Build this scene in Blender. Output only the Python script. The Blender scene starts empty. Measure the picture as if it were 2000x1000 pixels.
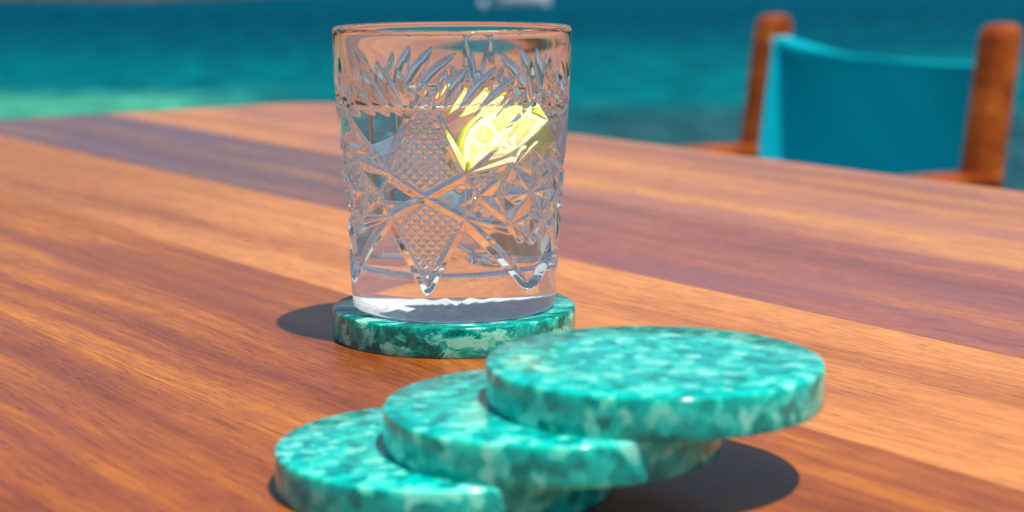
import bpy, bmesh, math, random
import numpy as np
from mathutils import Vector, Matrix
random.seed(4)
rng = np.random.default_rng(7)
SC = bpy.context.scene
COL = SC.collection
PI = math.pi

# ------------------------------------------------------------------ camera
TZ = 0.76                      # height of the table top
CAM = Vector((0, 0, TZ + 0.140))
PITCH, ROLL, FPX = 0.1624, -0.0037, 3618.8
rt0 = Vector((1, 0, 0)); fw = Vector((0, math.cos(PITCH), -math.sin(PITCH))); up0 = Vector((0, math.sin(PITCH), math.cos(PITCH)))
rt = math.cos(ROLL) * rt0 + math.sin(ROLL) * up0
up = -math.sin(ROLL) * rt0 + math.cos(ROLL) * up0
cam_d = bpy.data.cameras.new('camera')
cam = bpy.data.objects.new('camera', cam_d); COL.objects.link(cam); SC.camera = cam
M = Matrix.Identity(4)
for i in range(3):
    M[i][0], M[i][1], M[i][2], M[i][3] = rt[i], up[i], -fw[i], CAM[i]
cam.matrix_world = M
cam_d.sensor_width = 36.0
cam_d.lens = 36.0 * FPX / 2000
cam_d.clip_start = 0.01; cam_d.clip_end = 6000
cam_d.dof.use_dof = True
cam_d.dof.focus_distance = 0.640
cam_d.dof.aperture_fstop = 11.5
cam_d.dof.aperture_blades = 0

# ------------------------------------------------------------------ light
SUN_EL = math.radians(71.5); SUN_AZ = math.atan2(26, -27)      # from +Y towards +X
w = bpy.data.worlds.new('World'); SC.world = w; w.use_nodes = True
nt = w.node_tree; bg = nt.nodes['Background']
sky = nt.nodes.new('ShaderNodeTexSky'); sky.sky_type = 'NISHITA'; sky.sun_disc = False
sky.sun_elevation = SUN_EL; sky.sun_rotation = SUN_AZ; sky.air_density = 1.0; sky.dust_density = 0.6; sky.ozone_density = 1.5
nt.links.new(sky.outputs[0], bg.inputs[0]); bg.inputs[1].default_value = 0.078
sun_d = bpy.data.lights.new('sun', 'SUN'); sun_d.energy = 5.0; sun_d.angle = math.radians(0.8); sun_d.color = (1.0, 0.955, 0.88)
sun = bpy.data.objects.new('sun', sun_d); COL.objects.link(sun)
sv = Vector((math.sin(SUN_AZ) * math.cos(SUN_EL), math.cos(SUN_AZ) * math.cos(SUN_EL), math.sin(SUN_EL)))
sun.rotation_euler = sv.to_track_quat('Z', 'Y').to_euler()

SC.view_settings.view_transform = 'Standard'; SC.view_settings.look = 'None'
SC.view_settings.exposure = 0.15; SC.view_settings.gamma = 1.0; SC.view_settings.use_curve_mapping = False
SC.render.engine = 'CYCLES'
cy = SC.cycles
cy.max_bounces = 28; cy.transmission_bounces = 28; cy.glossy_bounces = 8; cy.diffuse_bounces = 4; cy.transparent_max_bounces = 16
cy.caustics_refractive = True; cy.caustics_reflective = True
cy.sample_clamp_indirect = 30.0; cy.blur_glossy = 0.0
cy.use_denoising = True
try: cy.denoiser = 'OPENIMAGEDENOISE'
except Exception: pass

# ------------------------------------------------------------------ helpers
def tag(o, label=None, cat=None, group=None, kind=None):
    if label: o['label'] = label
    if cat: o['category'] = cat
    if group: o['group'] = group
    if kind: o['kind'] = kind
    return o

def link(name, me, mat=None, parent=None, smooth=False):
    o = bpy.data.objects.new(name, me); COL.objects.link(o)
    if mat: me.materials.append(mat)
    if parent: o.parent = parent
    if smooth: me.polygons.foreach_set('use_smooth', [True] * len(me.polygons))
    return o

def from_bm(name, bm, mat=None, parent=None, smooth=False, angle=None):
    me = bpy.data.meshes.new(name); bmesh.ops.recalc_face_normals(bm, faces=bm.faces)
    if angle is not None:
        for f in bm.faces: f.smooth = True
        for e in bm.edges:
            if len(e.link_faces) == 2 and e.calc_face_angle(0) > angle: e.smooth = False
    bm.to_mesh(me); bm.free()
    return link(name, me, mat, parent, smooth and angle is None)

def np_mesh(name, V, F):
    me = bpy.data.meshes.new(name)
    V = np.ascontiguousarray(V, dtype=np.float32); F = np.ascontiguousarray(F, dtype=np.int32)
    me.vertices.add(len(V)); me.vertices.foreach_set('co', V.ravel())
    k = F.shape[1]
    me.loops.add(F.size); me.loops.foreach_set('vertex_index', F.ravel())
    me.polygons.add(len(F)); me.polygons.foreach_set('loop_start', np.arange(len(F), dtype=np.int32) * k)
    me.update(calc_edges=True); me.validate()
    return me

def grid_faces(nr, nc, wrap=True):
    r = np.arange(nr - 1)[:, None]; c = np.arange(nc if wrap else nc - 1)[None, :]
    c2 = (c + 1) % nc
    return np.stack([r * nc + c, r * nc + c2, (r + 1) * nc + c2, (r + 1) * nc + c], -1).reshape(-1, 4)

def empty(name, loc=(0, 0, 0), rz=0.0):
    o = bpy.data.objects.new(name, None); COL.objects.link(o); o.location = loc; o.rotation_euler = (0, 0, rz)
    o.empty_display_size = 0.05
    return o

def add_box(bm, c, s, R=None):
    vs = []
    for dx in (-.5, .5):
        for dy in (-.5, .5):
            for dz in (-.5, .5):
                v = Vector((dx * s[0], dy * s[1], dz * s[2]))
                if R: v = R @ v
                vs.append(bm.verts.new(v + Vector(c)))
    for f in ((0, 1, 3, 2), (4, 6, 7, 5), (0, 4, 5, 1), (2, 3, 7, 6), (0, 2, 6, 4), (1, 5, 7, 3)):
        bm.faces.new([vs[i] for i in f])
    return vs

def beam(name, a, b, wx, wy, mat, parent, ref=(1, 0, 0), bev=0.006, seg=3):
    """rectangular bar from a to b, rounded edges; wx measured along ref"""
    a = Vector(a); b = Vector(b); z = (b - a).normalized(); x = Vector(ref); x = (x - z * x.dot(z)).normalized(); y = z.cross(x)
    bm = bmesh.new(); vs = []
    for p in (a, b):
        for sx, sy in ((-1, -1), (1, -1), (1, 1), (-1, 1)):
            vs.append(bm.verts.new(p + x * sx * wx / 2 + y * sy * wy / 2))
    bm.faces.new(vs[0:4][::-1]); bm.faces.new(vs[4:8])
    for i in range(4): bm.faces.new((vs[i], vs[(i + 1) % 4], vs[4 + (i + 1) % 4], vs[4 + i]))
    bmesh.ops.bevel(bm, geom=bm.edges[:], offset=bev, segments=seg, affect='EDGES', profile=0.5)
    return from_bm(name, bm, mat, parent, angle=0.6)

# ---- node helpers
def mat_new(name):
    m = bpy.data.materials.new(name); m.use_nodes = True
    n = m.node_tree; n.nodes.clear()
    out = n.nodes.new('ShaderNodeOutputMaterial')
    return m, n, out
def N(n, t, **kw):
    d = n.nodes.new('ShaderNode' + t)
    for k, v in kw.items():
        if k.startswith('i_'):
            d.inputs[k[2:].replace('_', ' ')].default_value = v
        else: setattr(d, k, v)
    return d
def ramp(n, stops, interp='LINEAR'):
    r = n.nodes.new('ShaderNodeValToRGB'); cr = r.color_ramp; cr.interpolation = interp
    while len(cr.elements) > 1: cr.elements.remove(cr.elements[-1])
    cr.elements[0].position = stops[0][0]; cr.elements[0].color = (*stops[0][1], 1)
    for p, c in stops[1:]:
        e = cr.elements.new(p); e.color = (*c, 1)
    return r
def mapping(n, scale, vec, loc=(0, 0, 0), rot=(0, 0, 0)):
    m = n.nodes.new('ShaderNodeMapping'); m.inputs['Scale'].default_value = scale; m.inputs['Location'].default_value = loc; m.inputs['Rotation'].default_value = rot
    n.links.new(vec, m.inputs['Vector']); return m.outputs[0]
def mixc(n, a, b, fac, blend='MIX'):
    m = n.nodes.new('ShaderNodeMix'); m.data_type = 'RGBA'; m.blend_type = blend; m.clamp_factor = True
    for sock, val in ((6, a), (7, b), (0, fac)):
        if isinstance(val, (tuple, list)): m.inputs[sock].default_value = (*val, 1) if len(val) == 3 else val
        elif isinstance(val, (int, float)): m.inputs[sock].default_value = val
        else: n.links.new(val, m.inputs[sock])
    return m.outputs[2]
def math_(n, op, a, b=None, clamp=False):
    m = n.nodes.new('ShaderNodeMath'); m.operation = op; m.use_clamp = clamp
    for i, v in enumerate((a, b)):
        if v is None: continue
        if isinstance(v, (int, float)): m.inputs[i].default_value = v
        else: n.links.new(v, m.inputs[i])
    return m.outputs[0]

def wood(name, dark, mid, light, seed=0.0, rough=0.27, bump=0.25, spec=0.34, fine=1.0, band=1.0, stain=None, far=None):
    """oiled hardwood, grain along local X"""
    m, n, out = mat_new(name)
    tc = n.nodes.new('ShaderNodeTexCoord').outputs['Object']
    warp = N(n, 'TexNoise', i_Scale=1.0, i_Detail=2.0); n.links.new(mapping(n, (2.2, 7, 7), tc, (seed * 3.1, seed, 0)), warp.inputs['Vector'])
    wv = n.nodes.new('ShaderNodeVectorMath'); wv.operation = 'MULTIPLY_ADD'
    n.links.new(warp.outputs['Color'], wv.inputs[0]); wv.inputs[1].default_value = (0.0, 0.035, 0.035); n.links.new(tc, wv.inputs[2])
    tw = wv.outputs[0]
    big = N(n, 'TexNoise', i_Scale=1.0, i_Detail=3.5, i_Roughness=0.55); n.links.new(mapping(n, (1.3 * band, 26, 26), tw, (seed, seed * 2, seed)), big.inputs['Vector'])
    med = N(n, 'TexNoise', i_Scale=1.0, i_Detail=4.0, i_Roughness=0.6); n.links.new(mapping(n, (7, 150, 150), tw, (seed * 5, 3, 1)), med.inputs['Vector'])
    fin = N(n, 'TexNoise', i_Scale=1.0, i_Detail=3.0, i_Roughness=0.6); n.links.new(mapping(n, (38, 900, 900), tw, (seed * 2, 8, 1)), fin.inputs['Vector'])
    por = N(n, 'TexNoise', i_Scale=1.0, i_Detail=2.0, i_Roughness=0.5); n.links.new(mapping(n, (110, 2100, 2100), tw, (1, seed * 7, 1)), por.inputs['Vector'])
    rip = N(n, 'TexNoise', i_Scale=1.0, i_Detail=2.0); n.links.new(mapping(n, (90, 22, 22), tw, (seed, 0, 2)), rip.inputs['Vector'])
    f = math_(n, 'ADD', math_(n, 'MULTIPLY', big.outputs['Fac'], 0.72), math_(n, 'MULTIPLY', med.outputs['Fac'], 0.28))
    f = math_(n, 'ADD', f, math_(n, 'MULTIPLY', math_(n, 'SUBTRACT', rip.outputs['Fac'], 0.5), 0.06))
    cr = ramp(n, [(0.36, dark), (0.50, mid), (0.63, light)]); n.links.new(f, cr.inputs[0])
    c = cr.outputs[0]
    fr = ramp(n, [(0.38, (0.62, 0.55, 0.52)), (0.56, (1.04, 1.04, 1.04)), (0.72, (1.16, 1.18, 1.15))]); n.links.new(fin.outputs['Fac'], fr.inputs[0])
    c = mixc(n, c, fr.outputs[0], 0.75 * fine, 'MULTIPLY')
    pr = ramp(n, [(0.31, (0.35, 0.26, 0.24)), (0.40, (1, 1, 1))]); n.links.new(por.outputs['Fac'], pr.inputs[0])
    c = mixc(n, c, pr.outputs[0], 0.85 * fine, 'MULTIPLY')
    if stain:
        st = N(n, 'TexNoise', i_Scale=1.0, i_Detail=3.0, i_Roughness=0.6); n.links.new(mapping(n, (3.2, 13, 13), tw, (seed * 9, 4, 4)), st.inputs['Vector'])
        sr = ramp(n, [(0.5, (0, 0, 0)), (0.62, (1, 1, 1))]); n.links.new(st.outputs['Fac'], sr.inputs[0])
        c = mixc(n, c, stain, math_(n, 'MULTIPLY', sr.outputs[0], 0.6))
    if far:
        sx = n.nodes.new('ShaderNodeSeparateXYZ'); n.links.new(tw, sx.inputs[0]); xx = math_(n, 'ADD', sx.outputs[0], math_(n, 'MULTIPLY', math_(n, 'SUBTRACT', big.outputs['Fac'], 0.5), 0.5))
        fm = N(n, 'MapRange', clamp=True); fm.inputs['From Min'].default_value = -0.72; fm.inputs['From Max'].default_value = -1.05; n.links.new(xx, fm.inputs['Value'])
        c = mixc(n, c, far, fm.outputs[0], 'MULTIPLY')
    b = n.nodes.new('ShaderNodeBsdfPrincipled'); n.links.new(c, b.inputs['Base Color'])
    rr = N(n, 'MapRange'); rr.inputs['To Min'].default_value = rough - 0.07; rr.inputs['To Max'].default_value = rough + 0.12
    n.links.new(med.outputs['Fac'], rr.inputs['Value']); n.links.new(rr.outputs[0], b.inputs['Roughness'])
    b.inputs['Specular IOR Level'].default_value = spec
    bp = N(n, 'Bump', i_Strength=bump, i_Distance=0.00022); h = math_(n, 'ADD', fin.outputs['Fac'], math_(n, 'MULTIPLY', por.outputs['Fac'], 0.8))
    n.links.new(h, bp.inputs['Height']); n.links.new(bp.outputs[0], b.inputs['Normal'])
    n.links.new(b.outputs[0], out.inputs[0])
    return m

def simple(name, col, rough=0.5, spec=0.5, var=0.15, scale=20, bump=0.0, sheen=0.0):
    m, n, out = mat_new(name)
    tc = n.nodes.new('ShaderNodeTexCoord').outputs['Object']
    no = N(n, 'TexNoise', i_Scale=scale, i_Detail=5.0); n.links.new(tc, no.inputs['Vector'])
    a = tuple(c * (1 - var) for c in col); d = tuple(min(1, c * (1 + var)) for c in col)
    r = ramp(n, [(0.35, a), (0.65, d)]); n.links.new(no.outputs['Fac'], r.inputs[0])
    b = n.nodes.new('ShaderNodeBsdfPrincipled'); n.links.new(r.outputs[0], b.inputs['Base Color'])
    b.inputs['Roughness'].default_value = rough; b.inputs['Specular IOR Level'].default_value = spec
    if sheen: b.inputs['Sheen Weight'].default_value = sheen
    if bump:
        bp = N(n, 'Bump', i_Strength=bump, i_Distance=0.01); n.links.new(no.outputs['Fac'], bp.inputs['Height']); n.links.new(bp.outputs[0], b.inputs['Normal'])
    n.links.new(b.outputs[0], out.inputs[0])
    return m

# ------------------------------------------------------------------ sea, shore, ground
SEA = -1.6
def sea_mat():
    m, n, out = mat_new('sea_water')
    tc = n.nodes.new('ShaderNodeTexCoord').outputs['Object']
    sep = n.nodes.new('ShaderNodeSeparateXYZ'); n.links.new(tc, sep.inputs[0])
    X, Y = sep.outputs[0], sep.outputs[1]
    n1 = N(n, 'TexNoise', i_Scale=1.0, i_Detail=4.0, i_Roughness=0.6); n.links.new(mapping(n, (0.10, 0.09, 1), tc, (3, 1, 0)), n1.inputs['Vector'])
    n2 = N(n, 'TexNoise', i_Scale=1.0, i_Detail=5.0, i_Roughness=0.65); n.links.new(mapping(n, (0.8, 0.30, 1), tc, (8, 1, 0)), n2.inputs['Vector'])
    # distance offshore, warped
    d = math_(n, 'ADD', Y, math_(n, 'MULTIPLY', math_(n, 'SUBTRACT', n1.outputs['Fac'], 0.5), 26.0))
    d = math_(n, 'ADD', d, math_(n, 'MULTIPLY', math_(n, 'SUBTRACT', n2.outputs['Fac'], 0.5), 14.0))
    t = math_(n, 'DIVIDE', d, 100.0)
    deep = (0.0, 0.052, 0.088); mid = (0.0, 0.072, 0.108); teal = (0.0, 0.120, 0.145); near = (0.002, 0.105, 0.130)
    r = ramp(n, [(0.26, near), (0.33, teal), (0.41, teal), (0.52, mid), (0.70, deep), (1.0, (0.0, 0.062, 0.105))]); n.links.new(t, r.inputs[0])
    # shallow sandy patch close in on the left
    sx = math_(n, 'ADD', X, math_(n, 'MULTIPLY', math_(n, 'SUBTRACT', n2.outputs['Fac'], 0.5), 5.0))
    ax = N(n, 'MapRange', clamp=True); ax.inputs['From Min'].default_value = -5.6; ax.inputs['From Max'].default_value = -3.6; ax.inputs['To Min'].default_value = 1; ax.inputs['To Max'].default_value = 0
    n.links.new(sx, ax.inputs['Value'])
    yy = math_(n, 'ADD', Y, math_(n, 'MULTIPLY', math_(n, 'SUBTRACT', n2.outputs['Fac'], 0.5), 4.0))
    ay = N(n, 'MapRange', clamp=True); ay.inputs['From Min'].default_value = 31.5; ay.inputs['From Max'].default_value = 35.0; ay.inputs['To Min'].default_value = 1; ay.inputs['To Max'].default_value = 0
    n.links.new(yy, ay.inputs['Value'])
    c = mixc(n, r.outputs[0], (0.05, 0.30, 0.21), math_(n, 'MULTIPLY', ax.outputs[0], ay.outputs[0]))
    # submerged rocks to the right
    bx = N(n, 'MapRange', clamp=True); bx.inputs['From Min'].default_value = 0.2; bx.inputs['From Max'].default_value = 1.6
    n.links.new(X, bx.inputs['Value'])
    by = N(n, 'MapRange', clamp=True); by.inputs['From Min'].default_value = 27.5; by.inputs['From Max'].default_value = 31.5; by.inputs['To Min'].default_value = 0.8; by.inputs['To Max'].default_value = 0
    n.links.new(yy, by.inputs['Value'])
    c = mixc(n, c, (0.02, 0.075, 0.095), math_(n, 'MULTIPLY', bx.outputs[0], by.outputs[0]))
    n3 = N(n, 'TexNoise', i_Scale=1.0, i_Detail=4.0, i_Roughness=0.65); n.links.new(mapping(n, (1.1, 0.55, 1), tc, (5, 9, 0)), n3.inputs['Vector'])
    r3 = ramp(n, [(0.32, (0.58, 0.63, 0.68)), (0.5, (1, 1, 1)), (0.64, (1.7, 1.45, 1.32))]); n.links.new(n3.outputs['Fac'], r3.inputs[0]); c = mixc(n, c, r3.outputs[0], 1.0, 'MULTIPLY')  # lights and darks of the wave facets painted into the colour
    df = N(n, 'BsdfDiffuse'); n.links.new(c, df.inputs['Color']); gl = N(n, 'BsdfGlossy', i_Roughness=0.22)
    w1 = N(n, 'TexNoise', i_Scale=1.0, i_Detail=6.0, i_Roughness=0.6); n.links.new(mapping(n, (0.9, 2.2, 1), tc, (0, 0, 0), (0, 0, 0.3)), w1.inputs['Vector'])
    bp = N(n, 'Bump', i_Strength=1.0, i_Distance=0.22); n.links.new(w1.outputs['Fac'], bp.inputs['Height']); n.links.new(bp.outputs[0], df.inputs['Normal']); n.links.new(bp.outputs[0], gl.inputs['Normal'])
    mx = N(n, 'MixShader', i_Fac=0.018); n.links.new(df.outputs[0], mx.inputs[1]); n.links.new(gl.outputs[0], mx.inputs[2])
    n.links.new(mx.outputs[0], out.inputs[0]); return m
bm = bmesh.new()
bmesh.ops.create_grid(bm, x_segments=8, y_segments=8, size=2500)
sea = from_bm('sea', bm, sea_mat()); sea.location = (0, 0, SEA); tag(sea, kind='structure')

def stone_mat():
    m, n, out = mat_new('terrace_stone')
    tc = n.nodes.new('ShaderNodeTexCoord').outputs['Object']
    br = N(n, 'TexBrick', offset=0.5); br.inputs['Scale'].default_value = 1.0; br.inputs['Brick Width'].default_value = 0.6; br.inputs['Row Height'].default_value = 0.4; br.inputs['Mortar Size'].default_value = 0.006
    br.inputs['Color1'].default_value = (0.11, 0.085, 0.06, 1); br.inputs['Color2'].default_value = (0.08, 0.062, 0.045, 1); br.inputs['Mortar'].default_value = (0.03, 0.025, 0.02, 1)
    n.links.new(tc, br.inputs['Vector'])
    no = N(n, 'TexNoise', i_Scale=9.0, i_Detail=6.0); n.links.new(tc, no.inputs['Vector'])
    c = mixc(n, br.outputs[0], no.outputs['Color'], 0.12, 'OVERLAY')
    b = n.nodes.new('ShaderNodeBsdfPrincipled'); n.links.new(c, b.inputs['Base Color']); b.inputs['Roughness'].default_value = 0.75
    n.links.new(b.outputs[0], out.inputs[0]); return m
bm = bmesh.new()
add_box(bm, (0, -4.0, SEA / 2 - 0.3), (26, 19.0, 2.6 - 0.4 + 0.0))
terr = from_bm('terrace', bm, stone_mat()); terr.location = (0, 0, 0.0); tag(terr, kind='structure')
for v in terr.data.vertices:
    v.co.z = 0.0 if v.co.z > SEA / 2 - 0.3 else SEA - 1.0

# far rocky shore and low headland
def shore():
    nx, ny = 260, 60
    xs = np.linspace(-120, 60, nx); ys = np.linspace(0, 1, ny)
    Xg, T = np.meshgrid(xs, ys)
    edge = 106 + 3.2 * np.sin(Xg * 0.11 + 1) + 1.6 * np.sin(Xg * 0.37) + np.maximum(0, Xg + 20) * 1.2
    Yg = edge + T * 90
    Z = SEA - 0.6 + 5.2 * (1 - np.exp(-T * 16)) + 14 * T ** 1.3
    ph = rng.uniform(0, 6.28, (14, 2)); 
    for k in range(14):
        f = 0.12 * 1.35 ** k; Z += (1.3 / 1.28 ** k) * np.sin(Xg * f + ph[k, 0] + np.sin(Yg * f * .7)) * np.sin(Yg * f * 1.1 + ph[k, 1]) * np.minimum(1, T * 12 + 0.25)
    V = np.stack([Xg, Yg, Z], -1).reshape(-1, 3)
    me = np_mesh('shore', V, grid_faces(ny, nx, wrap=False))
    m, n, out = mat_new('shore_rock')
    tc = n.nodes.new('ShaderNodeTexCoord').outputs['Object']
    no = N(n, 'TexNoise', i_Scale=0.5, i_Detail=8.0, i_Roughness=0.7); n.links.new(tc, no.inputs['Vector'])
    r = ramp(n, [(0.35, (0.025, 0.02, 0.018)), (0.5, (0.08, 0.06, 0.048)), (0.62, (0.03, 0.04, 0.022)), (0.8, (0.14, 0.11, 0.085))]); n.links.new(no.outputs['Fac'], r.inputs[0])
    b = n.nodes.new('ShaderNodeBsdfPrincipled'); n.links.new(r.outputs[0], b.inputs['Base Color']); b.inputs['Roughness'].default_value = 0.9
    n.links.new(b.outputs[0], out.inputs[0])
    o = link('shore', me, m); tag(o, kind='structure')
shore()

# ------------------------------------------------------------------ small boat and buoy, far out
white_hull = simple('white_gelcoat', (0.80, 0.80, 0.78), 0.25, 0.5, 0.03, 3)
def boat(loc, rz):
    root = empty('dinghy', loc, rz); tag(root, 'small white open boat floating far out on the dark blue sea', 'boat')
    L, B, H = 2.5, 1.2, 0.62; ns, nc = 25, 15
    def section(t, inset=0.0, zlift=0.0):
        bw = B / 2 * (1 - max(0, (t - .45) / .55) ** 2.2) * (0.88 + 0.12 * math.sin(t * PI)) - inset
        bw = max(bw, 0.015); sheer = 0.42 + 0.24 * t ** 2
        pts = []
        for j in range(nc):
            a = -PI / 2 + PI * j / (nc - 1)
            y = bw * math.copysign(abs(math.sin(a)) ** 0.62, math.sin(a)); z = -0.16 + (0.16 + sheer) * (1 - abs(math.cos(a)) ** 0.9) + zlift
            z = min(z, sheer) if zlift else z
            pts.append(((t - .5) * L - inset * (1 if t > .5 else -1) * 0.6, y, z + 0.10 * max(0, t - .75)))
        return pts
    bm = bmesh.new()
    for inset, lift in ((0, 0), (0.045, 0.05)):
        rows = [[bm.verts.new(p) for p in section(i / (ns - 1), inset, lift)] for i in range(ns)]
        for i in range(ns - 1):
            for j in range(nc - 1):
                bm.faces.new((rows[i][j], rows[i][j + 1], rows[i + 1][j + 1], rows[i + 1][j]))
        bm.faces.new(rows[0]); bm.faces.new(rows[-1])
        if inset == 0: keep = rows
        else:
            for i in range(ns - 1):
                for j in (0, nc - 1): bm.faces.new((keep[i][j], keep[i + 1][j], rows[i + 1][j], rows[i][j]))
    from_bm('hull', bm, white_hull, root, angle=0.7)
    bench_m = simple('bench_wood', (0.35, 0.2, 0.1), 0.5)
    for x in (-0.75, 0.25):
        bm = bmesh.new(); add_box(bm, (x, 0, 0.30), (0.25, B * 0.9, 0.03)); from_bm('bench', bm, bench_m, root)
    bm = bmesh.new(); add_box(bm, (-L / 2 - 0.12, 0, 0.55), (0.24, 0.26, 0.34)); bmesh.ops.bevel(bm, geom=bm.edges[:], offset=0.06, segments=3, affect='EDGES')
    add_box(bm, (-L / 2 - 0.10, 0, 0.15), (0.10, 0.10, 0.7))
    from_bm('outboard_motor', bm, simple('motor_grey', (0.5, 0.52, 0.55), 0.4), root)
boat((0.66, 90.0, SEA + 0.02), 0.30)
def buoy(x, y):
    t = np.linspace(0, PI, 16); c = 24; ph = np.arange(c) * 2 * PI / c
    prof = [(0.21 * math.sin(a), 0.14 - 0.25 * math.cos(a)) for a in t] + [(0.04, 0.42), (0.04, 0.52), (0.002, 0.53)]
    V = [(r * math.cos(p), r * math.sin(p), z) for r, z in prof for p in ph]
    me = np_mesh('buoy', np.array(V), grid_faces(len(prof), c)); o = link('mooring_buoy', me, simple('buoy_grey', (0.45, 0.5, 0.55), 0.5), smooth=True)
    o.location = (x, y, SEA); tag(o, 'round grey mooring buoy floating just left of the small white boat', 'buoy')
buoy(-1.30, 86.0)

# ------------------------------------------------------------------ the table
PHI = -0.9569
ux, uy = math.cos(PHI), math.sin(PHI)
table = empty('dining_table', (0, 0, 0), PHI)        # local x along planks, local y across, away from camera
tag(table, 'varnished mahogany table of wide orange and purplish brown planks with a rounded corner', 'table')
X0, X1 = -1.556, 0.70
bounds = [-0.15, -0.02, 0.115, 0.25, 0.38, 0.508, 0.648, 0.870]
wd_D = [wood('mahogany_red_%d' % i, (0.21, 0.040, 0.006), (0.36, 0.088, 0.010), (0.60, 0.19, 0.016), seed=1.3 + i * 2.7, stain=(0.24, 0.052, 0.02)) for i in range(4)]
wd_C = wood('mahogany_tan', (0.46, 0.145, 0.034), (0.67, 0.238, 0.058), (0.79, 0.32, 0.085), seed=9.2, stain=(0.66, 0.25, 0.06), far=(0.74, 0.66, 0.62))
wd_B = wood('mahogany_plum', (0.26, 0.080, 0.066), (0.38, 0.118, 0.078), (0.54, 0.185, 0.072), seed=4.4, stain=(0.24, 0.095, 0.105), far=(0.60, 1.0, 1.5))  # far tint paints bluish sky sheen into this plank's colour
wd_A = wood('mahogany_pink', (0.40, 0.135, 0.070), (0.57, 0.212, 0.075), (0.70, 0.30, 0.085), seed=6.1, stain=(0.36, 0.14, 0.12))
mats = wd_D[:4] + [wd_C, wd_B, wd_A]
TH = 0.034
def plank(y0, y1, mat, rad_lo=0, rad_hi=0, outer=()):
    g = 0.00012
    y0 += 0 if 'lo' in outer else g; y1 -= 0 if 'hi' in outer else g
    pts = []
    def corner(cx, cy_, r, a0):
        for k in range(9): a = a0 + PI / 2 * k / 8; pts.append((cx + r * math.cos(a), cy_ + r * math.sin(a)))
    for (cx, cyy, r, a0) in ((X0, y0, rad_lo, PI), (X1, y0, rad_lo, 1.5 * PI), (X1, y1, rad_hi, 0), (X0, y1, rad_hi, 0.5 * PI)):
        if r: corner(cx + (r if cx == X0 else -r), cyy + (r if cyy == y0 else -r), r, a0)
        else: pts.append((cx, cyy))
    bm = bmesh.new()
    lo = [bm.verts.new((x, y, TZ - TH)) for x, y in pts]; hi = [bm.verts.new((x, y, TZ)) for x, y in pts]
    bm.faces.new(lo[::-1]); bm.faces.new(hi); k = len(pts)
    for i in range(k): bm.faces.new((lo[i], lo[(i + 1) % k], hi[(i + 1) % k], hi[i]))
    es = []
    for e in bm.edges:
        a, b = e.verts
        if abs(a.co.z - b.co.z) > 1e-6: continue
        my = (a.co.y + b.co.y) / 2
        same = abs(a.co.y - b.co.y) < 1e-6
        if same and abs(my - y0) < 1e-6 and 'lo' not in outer: continue
        if same and abs(my - y1) < 1e-6 and 'hi' not in outer: continue
        es.append(e)
    bmesh.ops.bevel(bm, geom=es, offset=0.005, segments=4, affect='EDGES', profile=0.5)
    return from_bm('plank', bm, mat, table, angle=0.5)
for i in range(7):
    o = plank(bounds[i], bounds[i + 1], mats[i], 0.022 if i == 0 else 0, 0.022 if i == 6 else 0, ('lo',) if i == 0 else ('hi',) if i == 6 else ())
wd_leg = wood('table_leg_wood', (0.15, 0.05, 0.02), (0.26, 0.09, 0.035), (0.38, 0.14, 0.06), seed=3)
for x in (X0 + 0.14, X1 - 0.14):
    for y in (bounds[0] + 0.12, bounds[-1] - 0.12):
        beam('leg', (x, y, 0.0), (x, y, TZ - TH), 0.075, 0.075, wd_leg, table)
ap = TZ - TH - 0.05
for y in (bounds[0] + 0.12, bounds[-1] - 0.12): beam('apron', (X0 + 0.18, y, ap), (X1 - 0.18, y, ap), 0.025, 0.09, wd_leg, table, ref=(0, 1, 0), bev=0.003)
for x in (X0 + 0.14, X1 - 0.14): beam('apron', (x, bounds[0] + 0.16, ap), (x, bounds[-1] - 0.16, ap), 0.025, 0.09, wd_leg, table, ref=(1, 0, 0), bev=0.003)

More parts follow.
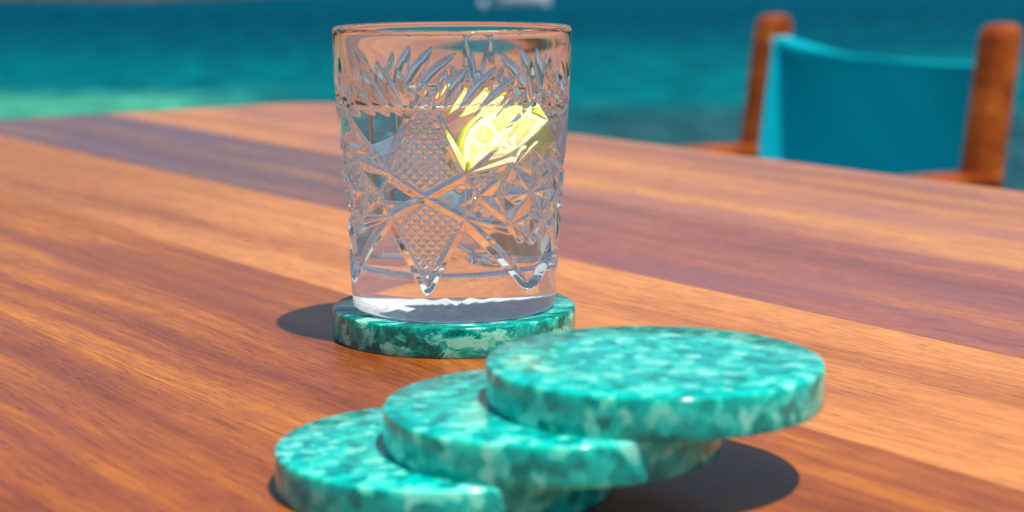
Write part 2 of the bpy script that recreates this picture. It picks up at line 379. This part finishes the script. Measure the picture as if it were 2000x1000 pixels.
# ------------------------------------------------------------------ director's chair
def chair():
    L = 0.505                                      # between post centres
    root = empty('directors_chair', (0.4165, 3.115, 0), PHI - math.radians(3))   # local x along the backrest, +y behind the chair
    tag(root, 'wooden armchair with a slack turquoise canvas backrest standing beyond the table', 'chair')
    cw = wood('chair_teak', (0.20, 0.034, 0.004), (0.34, 0.068, 0.007), (0.54, 0.14, 0.014), seed=8.8, rough=0.38, spec=0.15, fine=0.6)
    ARM = TZ + 0.140 - 0.318
    TOP = TZ + 0.140 - 0.104
    lean = 0.031
    def post(x):
        bm = bmesh.new(); wx, wy = 0.044, 0.054; rows = []
        z0, z1 = ARM - 0.30, TOP
        prof = [(z0, 1, 1), (z1 - 0.022, 1, 1), (z1 - 0.012, .95, .93), (z1 - 0.005, .82, .78), (z1 - 0.001, .6, .52), (z1, .4, .3)]
        for z, kx, ky in prof:
            off = lean * (z - ARM) / (TOP - ARM)
            sq = []
            for sx, sy in ((-1, -1), (1, -1), (1, 1), (-1, 1)):
                r = 0.009 * kx
                cx, cyy = sx * (wx / 2 * kx - r), sy * (wy / 2 * ky - r)
                a0 = {(-1, -1): PI, (1, -1): 1.5 * PI, (1, 1): 0, (-1, 1): .5 * PI}[(sx, sy)]
                for k in range(5):
                    a = a0 + PI / 2 * k / 4; sq.append(bm.verts.new((x + cx + r * math.cos(a), off + cyy + r * math.sin(a), z)))
            rows.append(sq)
        for a, b in zip(rows, rows[1:]):
            for i in range(20): bm.faces.new((a[i], a[(i + 1) % 20], b[(i + 1) % 20], b[i]))
        bm.faces.new(rows[0][::-1]); bm.faces.new(rows[-1])
        return from_bm('back_post', bm, cw, root, angle=0.6)
    post(0); post(L)
    for x in (0, L):
        a = beam('armrest', (x, 0.02, ARM - 0.013), (x, -0.47, ARM - 0.013), 0.058, 0.026, cw, root, ref=(1, 0, 0), bev=0.009, seg=4)
        beam('arm_rail', (x, 0.02, ARM - 0.046), (x, -0.45, ARM - 0.046), 0.03, 0.038, cw, root, ref=(1, 0, 0), bev=0.005)
        beam('front_post', (x, -0.42, 0.40), (x, -0.42, ARM - 0.065), 0.032, 0.045, cw, root, bev=0.005)
        beam('seat_rail', (x, 0.03, 0.40), (x, -0.45, 0.40), 0.03, 0.045, cw, root, bev=0.005)
        beam('foot_rail', (x, 0.06, 0.02), (x, -0.48, 0.02), 0.03, 0.04, cw, root, bev=0.005)
        beam('back_strut', (x, -0.01, ARM - 0.31), (x, 0.0, 0.41), 0.032, 0.045, cw, root, bev=0.005)
    for y in (-0.05, -0.38):
        beam('crossed_leg', (0.0, y - 0.02, 0.03), (L, y - 0.02, 0.39), 0.035, 0.022, cw, root, ref=(0, 0, 1), bev=0.004)
        beam('crossed_leg', (L, y + 0.02, 0.03), (0.0, y + 0.02, 0.39), 0.035, 0.022, cw, root, ref=(0, 0, 1), bev=0.004)
    # canvas
    m, n, out = mat_new('turquoise_canvas')
    tc = n.nodes.new('ShaderNodeTexCoord').outputs['Object']
    wa = N(n, 'TexNoise', i_Scale=900.0, i_Detail=2.0); n.links.new(tc, wa.inputs['Vector'])
    no = N(n, 'TexNoise', i_Scale=7.0, i_Detail=3.0); n.links.new(tc, no.inputs['Vector'])
    r = ramp(n, [(0.3, (0.0, 0.40, 0.50)), (0.7, (0.0, 0.48, 0.60))]); n.links.new(no.outputs['Fac'], r.inputs[0])
    d = N(n, 'BsdfPrincipled'); n.links.new(r.outputs[0], d.inputs['Base Color']); d.inputs['Roughness'].default_value = 0.9; d.inputs['Specular IOR Level'].default_value = 0.1
    bp = N(n, 'Bump', i_Strength=0.3, i_Distance=0.001); n.links.new(wa.outputs['Fac'], bp.inputs['Height']); n.links.new(bp.outputs[0], d.inputs['Normal'])
    n.links.new(d.outputs[0], out.inputs[0])
    # canvas sheet: starts on the inner side of the left post, turns and sags across to the right post
    nu, nv = 70, 44
    Z0, Z1 = ARM - 0.055, TOP - 0.038
    def sheet(uu, vv):
        z = Z0 + (Z1 - Z0) * vv
        off = lean * (z - ARM) / (TOP - ARM)
        # side flank: from post front-inner edge to the back, then across
        open_ = 0.034 + 0.085 * (1 - vv) ** 1.1
        path = [(0.028, -0.022), (0.028 + 0.030 * (1 - vv), -0.022 + open_ * 0.5), (0.034 + 0.070 * (1 - vv), -0.022 + open_), (0.115 + 0.03 * (1 - vv), open_ - 0.022 + 0.008), (L * 0.5, open_ - 0.014), (L - 0.10, open_ - 0.022), (L - 0.026, 0.022)]
        us = [0, 0.10, 0.2, 0.34, 0.6, 0.85, 1.0]
        x = np.interp(uu, us, [p[0] for p in path]); y = np.interp(uu, us, [p[1] for p in path])
        return x, y + off, z
    U = np.linspace(0, 1, nu); Vv = np.linspace(0, 1, nv)
    P = np.zeros((nv, nu, 3))
    for j, v in enumerate(Vv):
        ps = np.array([sheet(u, v) for u in U])
        for _ in range(10): ps[1:-1] = (ps[:-2] + 2 * ps[1:-1] + ps[2:]) / 4
        P[j] = ps
    sag = -0.012 * np.sin(np.clip((U - 0.2) / 0.8, 0, 1) ** 0.75 * PI * 0.72) - 0.014 * np.clip((U - .15) / .3, 0, 1)
    P[:, :, 2] += sag[None, :] * (Vv[:, None] ** 3)
    P[:, :, 1] += 0.008 * np.sin(U[None, :] * 17 + Vv[:, None] * 5) * np.sin(U * PI)[None, :] * (0.4 + 0.6 * (1 - Vv[:, None]))
    # thickness
    V = np.concatenate([P.reshape(-1, 3), P.reshape(-1, 3) + np.array([0, 0.0012, 0])])
    F = grid_faces(nv, nu, wrap=False); k = nu * nv
    F2 = F[:, ::-1] + k
    side = []
    for i in range(nu - 1): side += [(i, i + 1, i + 1 + k, i + k), ((nv - 1) * nu + i + 1, (nv - 1) * nu + i, (nv - 1) * nu + i + k, (nv - 1) * nu + i + 1 + k)]
    for j in range(nv - 1): side += [((j + 1) * nu, j * nu, j * nu + k, (j + 1) * nu + k), (j * nu + nu - 1, (j + 1) * nu + nu - 1, (j + 1) * nu + nu - 1 + k, j * nu + nu - 1 + k)]
    me = np_mesh('canvas', V, np.concatenate([F, F2, np.array(side)]))
    canvas = link('back_canvas', me, m, root, smooth=True)
    # folded hem along the top edge: a soft flattened roll
    top = P[-1]; q = 14; rows = []
    for i in range(nu):
        t = i / (nu - 1); wdt = 0.0035 + 0.0015 * math.sin(t * 9) + 0.010 * math.exp(-((t - 0.24) / 0.14) ** 2); hgt = 0.0048 + 0.010 * math.exp(-((t - 0.22) / 0.13) ** 2)
        if t < .08: wdt *= .7
        rows.append([(top[i][0] + 0.0, top[i][1] - wdt * 0.6 + wdt * math.cos(a), top[i][2] - hgt * 0.7 + hgt * math.sin(a)) for a in np.arange(q) * 2 * PI / q])
    V = np.array(rows).reshape(-1, 3); me = np_mesh('hem', V, grid_faces(nu, q)); link('hem', me, m, canvas, smooth=True)
    # seat canvas
    bm = bmesh.new(); bmesh.ops.create_grid(bm, x_segments=16, y_segments=10, size=0.5)
    for v in bm.verts:
        x, y = v.co.x, v.co.y; v.co = Vector((L / 2 + x * L, -0.21 + y * 0.42, 0.425 - 0.03 * math.cos(x * PI)))
    bmesh.ops.solidify(bm, geom=bm.faces[:], thickness=0.002)
    from_bm('seat_canvas', bm, m, root, smooth=True)
chair()

# ------------------------------------------------------------------ coasters
def coaster_mat(name, seed, swirl=0.0, scale=270.0):
    m, n, out = mat_new(name)
    tc = n.nodes.new('ShaderNodeTexCoord').outputs['Object']
    base = mapping(n, (1, 1, 1) if swirl == 0 else (1.0, 1.9, 1.9), tc, (seed, seed * 1.7, seed * .3), (0.0, 0.0, 0.5))
    wn = N(n, 'TexNoise', i_Scale=190.0, i_Detail=4.0, i_Roughness=0.6, i_Distortion=swirl * 2.0); n.links.new(base, wn.inputs['Vector'])
    wv = n.nodes.new('ShaderNodeVectorMath'); wv.operation = 'MULTIPLY_ADD'; n.links.new(wn.outputs['Color'], wv.inputs[0]); a = 0.0050 + 0.012 * swirl
    wv.inputs[1].default_value = (a, a, a); n.links.new(base, wv.inputs[2])
    vo = N(n, 'TexVoronoi', feature='SMOOTH_F1'); vo.inputs['Smoothness'].default_value = 0.5; vo.inputs['Scale'].default_value = scale; n.links.new(wv.outputs[0], vo.inputs['Vector'])
    sp = n.nodes.new('ShaderNodeSeparateColor'); n.links.new(vo.outputs['Color'], sp.inputs[0])
    big = N(n, 'TexNoise', i_Scale=130.0, i_Detail=5.0, i_Roughness=0.7, i_Distortion=0.6 + swirl * 2); n.links.new(base, big.inputs['Vector'])
    f = math_(n, 'ADD', math_(n, 'MULTIPLY', sp.outputs[0], 0.46 - 0.2 * swirl), math_(n, 'MULTIPLY', big.outputs['Fac'], 0.54 + 0.2 * swirl))
    cs = [(0.29, (0.0, 0.27, 0.235)), (0.38, (0.0, 0.40, 0.36)), (0.46, (0.0, 0.49, 0.43)), (0.53, (0.0, 0.56, 0.475)), (0.60, (0.06, 0.64, 0.53)), (0.70, (0.22, 0.74, 0.61))]
    if swirl: cs = [(0.36, (0.0, 0.13, 0.10)), (0.43, (0.0, 0.27, 0.22)), (0.49, (0.0, 0.40, 0.36)), (0.535, (0.02, 0.47, 0.40)), (0.575, (0.14, 0.62, 0.46)), (0.64, (0.28, 0.70, 0.54))]
    r = ramp(n, cs); n.links.new(f, r.inputs[0])
    fl = N(n, 'TexNoise', i_Scale=380.0, i_Detail=4.0, i_Roughness=0.65, i_Distortion=1.0 + swirl * 2); n.links.new(base, fl.inputs['Vector'])
    fr = ramp(n, [(0.32, (0.40, 0.62, 0.58)), (0.44, (1, 1, 1)), (0.70, (1.15, 1.06, 1.04))]); n.links.new(fl.outputs['Fac'], fr.inputs[0])
    c = mixc(n, r.outputs[0], fr.outputs[0], 0.55, 'MULTIPLY')
    b = n.nodes.new('ShaderNodeBsdfPrincipled'); n.links.new(c, b.inputs['Base Color'])
    b.inputs['Roughness'].default_value = 0.11; b.inputs['IOR'].default_value = 1.5
    b.inputs['Subsurface Weight'].default_value = 0.85; b.inputs['Subsurface Radius'].default_value = (0.08, 1.0, 0.42); b.inputs['Subsurface Scale'].default_value = 0.0030
    bp = N(n, 'Bump', i_Strength=0.10, i_Distance=0.0002); n.links.new(fl.outputs['Fac'], bp.inputs['Height']); n.links.new(bp.outputs[0], b.inputs['Normal'])
    n.links.new(b.outputs[0], out.inputs[0]); return m
CT, CR = 0.0109, 0.045
def coaster_mesh():
    prof = [(0.0001, 0), (0.03, 0), (CR - 0.0005, 0), (CR - 0.00015, 0.00015), (CR, 0.0005), (CR, 0.003), (CR, 0.006), (CR, CT - 0.0007), (CR - 0.0002, CT - 0.00025), (CR - 0.0006, CT), (0.03, CT), (0.0001, CT)]
    c = 160; ph = np.arange(c) * 2 * PI / c
    V = np.array([(r * math.cos(p), r * math.sin(p), z) for r, z in prof for p in ph])
    return np_mesh('coaster', V, grid_faces(len(prof), c))
EPS = 0.00004
cspec = [((-0.0215, 0.6770), 0, 'green and turquoise marbled coaster under the drinking glass', coaster_mat('resin_swirl', 3.3, 0.55, 120), 0.4),
         ((-0.0182, 0.4796), 0, 'lowest turquoise flecked coaster of the fanned stack, lying on the table', coaster_mat('resin_flecks_a', 5.1), 1.9),
         ((0.0106, 0.4798), 1, 'middle turquoise flecked coaster of the fanned stack', coaster_mat('resin_flecks_b', 8.9), 4.0),
         ((0.0379, 0.4834), 2, 'topmost turquoise flecked coaster of the fanned stack, overhanging to the right', coaster_mat('resin_flecks_c', 14.2), 2.6)]
for (xy, lvl, lab, m, rz) in cspec:
    o = link('coaster', coaster_mesh(), m)
    o.data.polygons.foreach_set('use_smooth', [True] * len(o.data.polygons))
    o.location = (xy[0], xy[1], TZ + EPS + lvl * (CT + EPS)); o.rotation_euler = (0, 0, rz)
    tag(o, lab, 'coaster', 'turquoise resin coasters'); 

# ------------------------------------------------------------------ cut glass tumbler
GX, GY, GZ = -0.0215, 0.6770, TZ + EPS * 2 + CT
GH = 0.1028
def seg_d(s, z, a, b):
    ax, az = a; bx, bz = b; dx, dz = bx - ax, bz - az
    t = np.clip(((s - ax) * dx + (z - az) * dz) / (dx * dx + dz * dz), 0, 1)
    return np.hypot(s - ax - t * dx, z - az - t * dz)
def relief(theta, z):
    """cut depth in mm; theta rad, z mm. Three repeats round the glass."""
    R = 40.0; half = R * PI / 3
    s = (theta + PI / 3) % (2 * PI / 3) - PI / 3; s = s * R; a = np.abs(s)
    K = 14.2; N1, N2 = (K, 37.5), (K, 53.0); W = (19.5, 45.2); SB, ST = (half, 11.5), (half, 78.0)
    d = np.full(s.shape, 99.0)
    for p, q in (((0, 45), N1), ((0, 45), N2), (N1, (0.0, 12.0)), (N2, (0.0, 82)), (N1, W), (N2, W)): d = np.minimum(d, seg_d(a, z, p, q))
    wide = np.minimum(seg_d(a, z, N1, SB), seg_d(a, z, N2, ST))
    C = (half, 45.0); r8 = 15.5
    P = [(half - r8 * math.cos(math.radians(t)), 45 + r8 * math.sin(math.radians(t)) * 1.05) for t in (-90, -67.5, -45, -22.5, 0, 22.5, 45, 67.5, 90)]
    star = np.full(s.shape, 99.0)
    for p in P[::2]: star = np.minimum(star, seg_d(a, z, C, p))
    for i in range(0, 9):                                  # interlaced octagram chords
        for k in (3,):
            if i + k <= 8: star = np.minimum(star, seg_d(a, z, P[i], P[i + k]))
    for p, q in (((half, 45 - r8 * .55), P[2]), ((half, 45 + r8 * .55), P[6]), (W, P[3]), (W, P[5]), (N1, P[2]), (N2, P[6])): star = np.minimum(star, seg_d(a, z, p, q))
    h = -1.8 + 0.95 * np.minimum(d, 1.9)
    h = np.minimum(h, -2.3 + 0.72 * np.minimum(wide, 3.2))
    up_ = np.interp(a, [K, half], [53.0, 78.0]); lo_ = np.interp(a, [K, half], [37.5, 11.5])
    instar = (a > K) & (z < up_) & (z > lo_)
    hs = -2.3 + 0.80 * np.minimum(star, 2.9)
    # the corners between star and frame are hollow facets
    rr = np.hypot(a - half, (z - 45) / 1.05); hs = np.where(rr > r8 + 0.5, np.minimum(hs, -0.35 - 0.12 * np.clip(rr - r8 - 0.5, 0, 9)), hs)
    h = np.where(instar, np.minimum(h, hs), h)
    inlow = (z < 45) & (a < np.interp(z, [12, 37.5, 45], [0, K, 0])); inup = (z > 45) & (a < np.interp(z, [45, 53, 82], [0, K, 0]))
    u = (s * 0.86 + z * 0.9) / 3.2; v = (-s * 0.86 + z * 0.9) / 3.2
    fu = np.abs((u % 1) - .5) * 2; fv = np.abs((v % 1) - .5) * 2
    hatch = -0.85 * np.maximum(fu, fv) ** 1.8 - 0.15
    kite = (inlow | inup) & (d > 1.9)
    h = np.where(kite, hatch, h)
    h = np.minimum(h, 0) * np.clip((z - 11) / 2.0, 0, 1) * np.clip((84 - z) / 7.0, 0, 1)
    # long flame shaped petals fanning up from each star
    for (cx0, cz0, fan) in ((0.0, 57.0, [(sg * q_[0], q_[2], q_[3], q_[1]) for sg in (-1, 1) for q_ in ((14, 24, 33, 1.5), (25, 18, 37, 2.9), (37, 20, 41, 3.1), (48, 24, 45, 3.0), (58, 29, 47, 2.6))]),
                            (half, 62.0, [(10, 31, 2.4, 12), (-10, 31, 2.4, 12), (28, 24, 2.0, 9), (-28, 24, 2.0, 9)]), (0.0, 75.0, [(0, 11, 1.7, 5), (34, 10, 1.6, 5), (-34, 10, 1.6, 5)])):
        for ang, ln, wd, st in fan:
            ss = (s - cx0 + half) % (2 * half) - half
            ca, sa = math.cos(math.radians(ang)), math.sin(math.radians(ang))
            dz = z - cz0; p = ss * sa + dz * ca; q = ss * ca - dz * sa
            q = q + 0.006 * (p - (ln + st) / 2) ** 2 * np.sign(ang)
            t = np.clip((p - st) / (ln - st), 0, 1)
            wloc = wd * (np.sin(PI * t ** 0.9) ** 0.8) + 1e-4
            dep = -2.2 * np.clip(1 - (q / wloc) ** 2, 0, 1) * np.where((t > 0) & (t < 1), 1, 0) * np.minimum(1, wloc / wd * 1.2)
            h = np.minimum(h, dep)
    return h
def clear_mat(name, ior, thin, col, white_glare=0.0, rough=0.0, glint=0.0):
    m, n, out = mat_new(name)
    g = N(n, 'BsdfGlass', i_IOR=ior, i_Roughness=rough); g.inputs['Color'].default_value = (*col, 1)
    if glint:
        g2 = N(n, 'BsdfGlass', i_IOR=ior, i_Roughness=0.27); gm = N(n, 'MixShader', i_Fac=glint); n.links.new(g.outputs[0], gm.inputs[1]); n.links.new(g2.outputs[0], gm.inputs[2]); g = gm
    t = N(n, 'BsdfTransparent'); mx = N(n, 'MixShader', i_Fac=thin); n.links.new(g.outputs[0], mx.inputs[1]); n.links.new(t.outputs[0], mx.inputs[2]); last = mx
    if white_glare:  # matt white mixed into the clear glass, painting in sun glare
        d = N(n, 'BsdfDiffuse'); d.inputs['Color'].default_value = (0.99, 0.99, 0.98, 1); tl = N(n, 'BsdfTranslucent'); tl.inputs['Color'].default_value = (0.99, 0.99, 0.98, 1)
        m2 = N(n, 'MixShader', i_Fac=0.35); n.links.new(d.outputs[0], m2.inputs[1]); n.links.new(tl.outputs[0], m2.inputs[2])
        m3 = N(n, 'MixShader', i_Fac=white_glare); n.links.new(mx.outputs[0], m3.inputs[1]); n.links.new(m2.outputs[0], m3.inputs[2]); last = m3
    n.links.new(last.outputs[0], out.inputs[0]); return m
def tumbler():
    NT = 1120; th = np.arange(NT) * 2 * PI / NT
    col = math.radians(-90 - 12.5)               # column of hatched kites turned slightly left of the camera
    prof_z = np.array([0, 1.2, 14, 40, 68, 86, 100.5]); prof_r = np.array([36.9, 37.5, 38.3, 40.1, 42.2, 43.0, 43.55])
    rows = []
    def row(r, z, rel=None, sun=None):
        r = np.full(NT, float(r)); z = np.full(NT, float(z))
        if rel is not None: r = r + rel
        if sun is not None: z = z + sun
        rows.append(np.stack([r * np.cos(th), r * np.sin(th), z], -1))
    # underside with the cut sunburst, centre to rim
    flut = np.abs(((th / (2 * PI) * 28) % 1) - .5) * 2; flut2 = np.abs(((th / (2 * PI) * 56) % 1) - .5) * 2
    for r in np.concatenate([[0.05], np.linspace(1, 30, 44)]):
        k = min(1, r / 5) * np.clip((30.5 - r) / 3.5, 0, 1)
        base = 1.4 * np.clip((31.0 - r) / 3.0, 0, 1)
        row(r, base, sun=k * np.clip((31 - r) / 11, 0, 1) * (2.0 * (0.5 - 0.5 * np.cos(th * 28)) * min(1, r / 25) + 0.22 * (0.5 - 0.5 * np.cos(th * 84)) * min(1, r / 20)))
    for r, z in ((31.2, 0.05), (31.8, 0.0), (35.6, 0.0), (36.2, 0.08), (36.7, 0.35)): row(r, z)
    for z in np.concatenate([[0.9, 1.6], np.arange(2.6, 11.0, 1.2)]): row(np.interp(z, prof_z, prof_r), z)
    zz = np.arange(11.2, 97.5, 0.33)
    for z in zz: row(np.interp(z, prof_z, prof_r), z, rel=relief((th - col) % (2 * PI), np.full(NT, z)))
    for z in (98.5, 99.6, 100.6): row(np.interp(z, prof_z, prof_r), z)
    for k in range(1, 12):                         # rounded lip
        a = PI * k / 12; row(42.25 + 1.3 * math.cos(a), 100.9 + 1.9 * math.sin(a))
    inner = inner_profile()
    for r, z in inner: row(r, z)
    V = np.concatenate(rows) / 1000.0
    F = grid_faces(len(rows), NT)
    me = np_mesh('tumbler', V, F)
    m = clear_mat('clear_glass', 1.47, 0.015, (0.998, 1.0, 0.999), rough=0.0)
    o = link('tumbler', me, m, smooth=True)
    me.materials.append(clear_mat('clear_glass_floor', 1.47, 0.94, (1, 1, 1)))
    me.materials.append(clear_mat('cut_sunburst_bright_glare', 1.47, 0.15, (1, 1, 1), white_glare=0.92, rough=0.30))  # base cuts whitened to stand for sun glare
    me.materials.append(clear_mat('cut_sunburst_soft_glare', 1.47, 0.15, (1, 1, 1), white_glare=0.75, rough=0.22))
    me.materials.append(clear_mat('cut_rim_glare', 1.47, 0.25, (1, 1, 1), white_glare=0.62, rough=0.12))
    nf = len(rows) - 1; idx = np.zeros((nf, NT), dtype=np.int32); ci = (np.arange(NT) / NT * 28) % 1; idx[:44] = np.where(((ci > 0.35) & (ci < 0.85))[None, :], 2, 3); idx[34:44] = 4; idx[nf - 12:] = 1
    me.polygons.foreach_set('material_index', idx.ravel()); o.location = (GX, GY, GZ)
    tag(o, 'clear cut glass tumbler with star and diamond facets on a marbled green coaster', 'glass')
def inner_profile():
    pts = [(40.95, 100.9), (40.8, 100.0)]
    for z in np.linspace(97, 22, 34): pts.append((np.interp(z, [20, 50, 75, 100], [33.6, 36.2, 38.15, 40.85]), z))
    for k in range(1, 10):
        a = PI / 2 * k / 9; pts.append((33.7 - 6.5 * (1 - math.cos(a)), 20.5 - 6.5 * math.sin(a)))
    for r in (24, 18, 12, 6, 0.05): pts.append((r, 14.0 - 0.0 * r))
    return pts
tumbler()

WL = 75.5
def water():
    NT = 256; th = np.arange(NT) * 2 * PI / NT; OV = 0.12
    prof = [(0.05, WL), (20, WL), (34, WL)]
    rin = np.interp(WL, [20, 50, 75, 100], [33.6, 36.2, 38.15, 40.85])
    prof += [(rin - 2.0, WL + 0.04), (rin - 1.0, WL + 0.25), (rin - 0.4, WL + 0.75), (rin + 0.12, WL + 1.5)]
    for r, z in inner_profile():
        if z < WL - 0.4: prof.append((r + OV if z > 14.5 else r, z - (OV if z < 20 else 0)))
    V = np.concatenate([np.stack([r * np.cos(th), r * np.sin(th), np.full(NT, z)], -1) for r, z in prof]) / 1000.0
    me = np_mesh('water', V, grid_faces(len(prof), NT)[:, ::-1])
    m = clear_mat('water', 1.333, 0.03, (0.99, 1, 1)); me.materials.append(m)
    me.materials.append(clear_mat('water_surface', 1.333, 0.94, (1, 1, 1))); me.materials.append(clear_mat('water_bottom', 1.333, 0.96, (1, 1, 1)))
    nf = len(prof) - 1; idx = np.zeros((nf, NT), dtype=np.int32); idx[:3] = 1; idx[nf - 10:] = 2
    me.polygons.foreach_set('material_index', idx.ravel())
    o = link('water', me, None, smooth=True); o.location = (GX, GY, GZ); tag(o, 'clear water filling three quarters of the cut glass tumbler', 'water')
water()

# ------------------------------------------------------------------ slice of lemon
def lemon():
    root = empty('lemon_slice', (GX + 0.0192, GY - 0.0162, GZ + 0.0572)); root.rotation_euler = (-0.45, -0.2, 0.5)
    tag(root, 'half slice of lemon with green tinged peel floating in the tumbler', 'lemon slice')
    R, T = 19.0, 3.4
    def lump(pts_in_out, y0, y1, mat, name, parent, puff=0.0): pass
    def sub(name, col, rad, rough=0.35, bumpy=0.0, col2=None, sc=400):
        m, n, out = mat_new(name); b = N(n, 'BsdfPrincipled'); b.inputs['Roughness'].default_value = rough
        tc = n.nodes.new('ShaderNodeTexCoord').outputs['Object']; no = N(n, 'TexNoise', i_Scale=sc, i_Detail=4.0); n.links.new(tc, no.inputs['Vector'])
        r = ramp(n, [(0.35, col), (0.65, col2 or col)]); n.links.new(no.outputs['Fac'], r.inputs[0]); n.links.new(r.outputs[0], b.inputs['Base Color'])
        b.inputs['Subsurface Weight'].default_value = 0.5; b.inputs['Subsurface Radius'].default_value = rad; b.inputs['Subsurface Scale'].default_value = 0.005
        if bumpy: bp = N(n, 'Bump', i_Strength=bumpy, i_Distance=0.0006); n.links.new(no.outputs['Fac'], bp.inputs['Height']); n.links.new(bp.outputs[0], b.inputs['Normal'])
        n.links.new(b.outputs[0], out.inputs[0]); return m
    mp = sub('lemon_peel', (0.60, 0.62, 0.0), (1, 1, .1), 0.35, 0.4, (0.86, 0.76, 0.0), 500)
    mi = sub('lemon_pith', (1.0, 0.95, 0.55), (1, 1, .5), 0.6)
    ms = sub('lemon_flesh', (1.0, 0.93, 0.16), (1, 1, .3), 0.22, 0.12, (1.0, 0.97, 0.46), 420)
    def arc_solid(r0, r1, y0, y1, name, mat, bev):
        bm = bmesh.new(); n = 40; rings = []
        for k in range(n + 1):
            a = PI * k / n; ca, sa = math.cos(a), math.sin(a)
            rings.append([bm.verts.new((r * ca, y, r * sa)) for r, y in ((r0, y0), (r1 - bev, y0), (r1, y0 + bev), (r1, y1 - bev), (r1 - bev, y1), (r0, y1))])
        for A, B in zip(rings, rings[1:]):
            for i in range(6): bm.faces.new((A[i], A[(i + 1) % 6], B[(i + 1) % 6], B[i]))
        bm.faces.new(rings[0][::-1]); bm.faces.new(rings[-1])
        bmesh.ops.scale(bm, vec=(.001,) * 3, verts=bm.verts)
        return from_bm(name, bm, mat, root, angle=0.8)
    arc_solid(R - 1.6, R, -T, T, 'peel', mp, 0.6)
    arc_solid(0.2, R - 1.62, -T + .5, T - .5, 'pith', mi, 0.2)
    ns = 5
    for i in range(ns):
        a0 = PI * i / ns + 0.02; a1 = PI * (i + 1) / ns - 0.02
        bm = bmesh.new()
        # puffy wedge: inflated polar patch, both faces
        na, nr = 9, 9; G = {}
        for sgn in (-1, 1):
            for ia in range(na):
                for ir in range(nr):
                    ta = ia / (na - 1); tr = ir / (nr - 1)
                    rr = 1.8 + (R - 4.6) * tr; aa = a0 + (a1 - a0) * ta
                    edge = (math.sin(PI * ta) * math.sin(PI * min(1, max(0, tr * .96 + .02)))) ** 0.4 if 0 < ta < 1 and 0 < tr < 1 else 0
                    aa2 = (aa - (a0 + a1) / 2) * min(1, 0.35 + tr * 1.2) + (a0 + a1) / 2
                    y = sgn * (T - 0.7 + 0.45 * edge + 0.05 * math.sin(ir * 3.1 + ia * 2.3))
                    G[sgn, ia, ir] = bm.verts.new((rr * math.cos(aa2), y, rr * math.sin(aa2)))
            for ia in range(na - 1):
                for ir in range(nr - 1): bm.faces.new((G[sgn, ia, ir], G[sgn, ia + 1, ir], G[sgn, ia + 1, ir + 1], G[sgn, ia, ir + 1]))
        bmesh.ops.scale(bm, vec=(.001,) * 3, verts=bm.verts)
        from_bm('segment', bm, ms, root, smooth=True)
lemon()

# ------------------------------------------------------------------ tiny air bubbles clinging inside the glass
def bubbles():
    r2 = np.random.default_rng(21); bm = bmesh.new()
    def rin(z): return np.interp(z, [20, 50, 75, 100], [33.6, 36.2, 38.15, 40.85])
    for k in range(150):
        if k < 60: z = r2.uniform(20, 74); a = r2.uniform(0, 2 * PI); r = rin(z) - 0.55; rad = r2.uniform(0.14, 0.34)
        elif k < 105: z = 14.45; a = r2.uniform(0, 2 * PI); r = 26 * math.sqrt(r2.uniform(0, 1)); rad = r2.uniform(0.16, 0.36)
        else: z = WL - 0.45; a = r2.normal(-0.6, 0.9); r = rin(WL) - 1.3 - abs(r2.normal(0, 2.2)); rad = r2.uniform(0.16, 0.42)
        m = Matrix.Translation((r * math.cos(a) / 1000, r * math.sin(a) / 1000, z / 1000)) 
        bmesh.ops.create_icosphere(bm, subdivisions=2, radius=rad / 1000, matrix=m)
    bmesh.ops.recalc_face_normals(bm, faces=bm.faces)
    me = bpy.data.meshes.new('bubbles'); bm.to_mesh(me); bm.free(); me.flip_normals()
    o = link('air_bubbles', me, clear_mat('bubble_wall', 1.333, 0.0, (1, 1, 1)), bpy.data.objects['water'], smooth=True); o['kind'] = 'stuff'
bubbles()
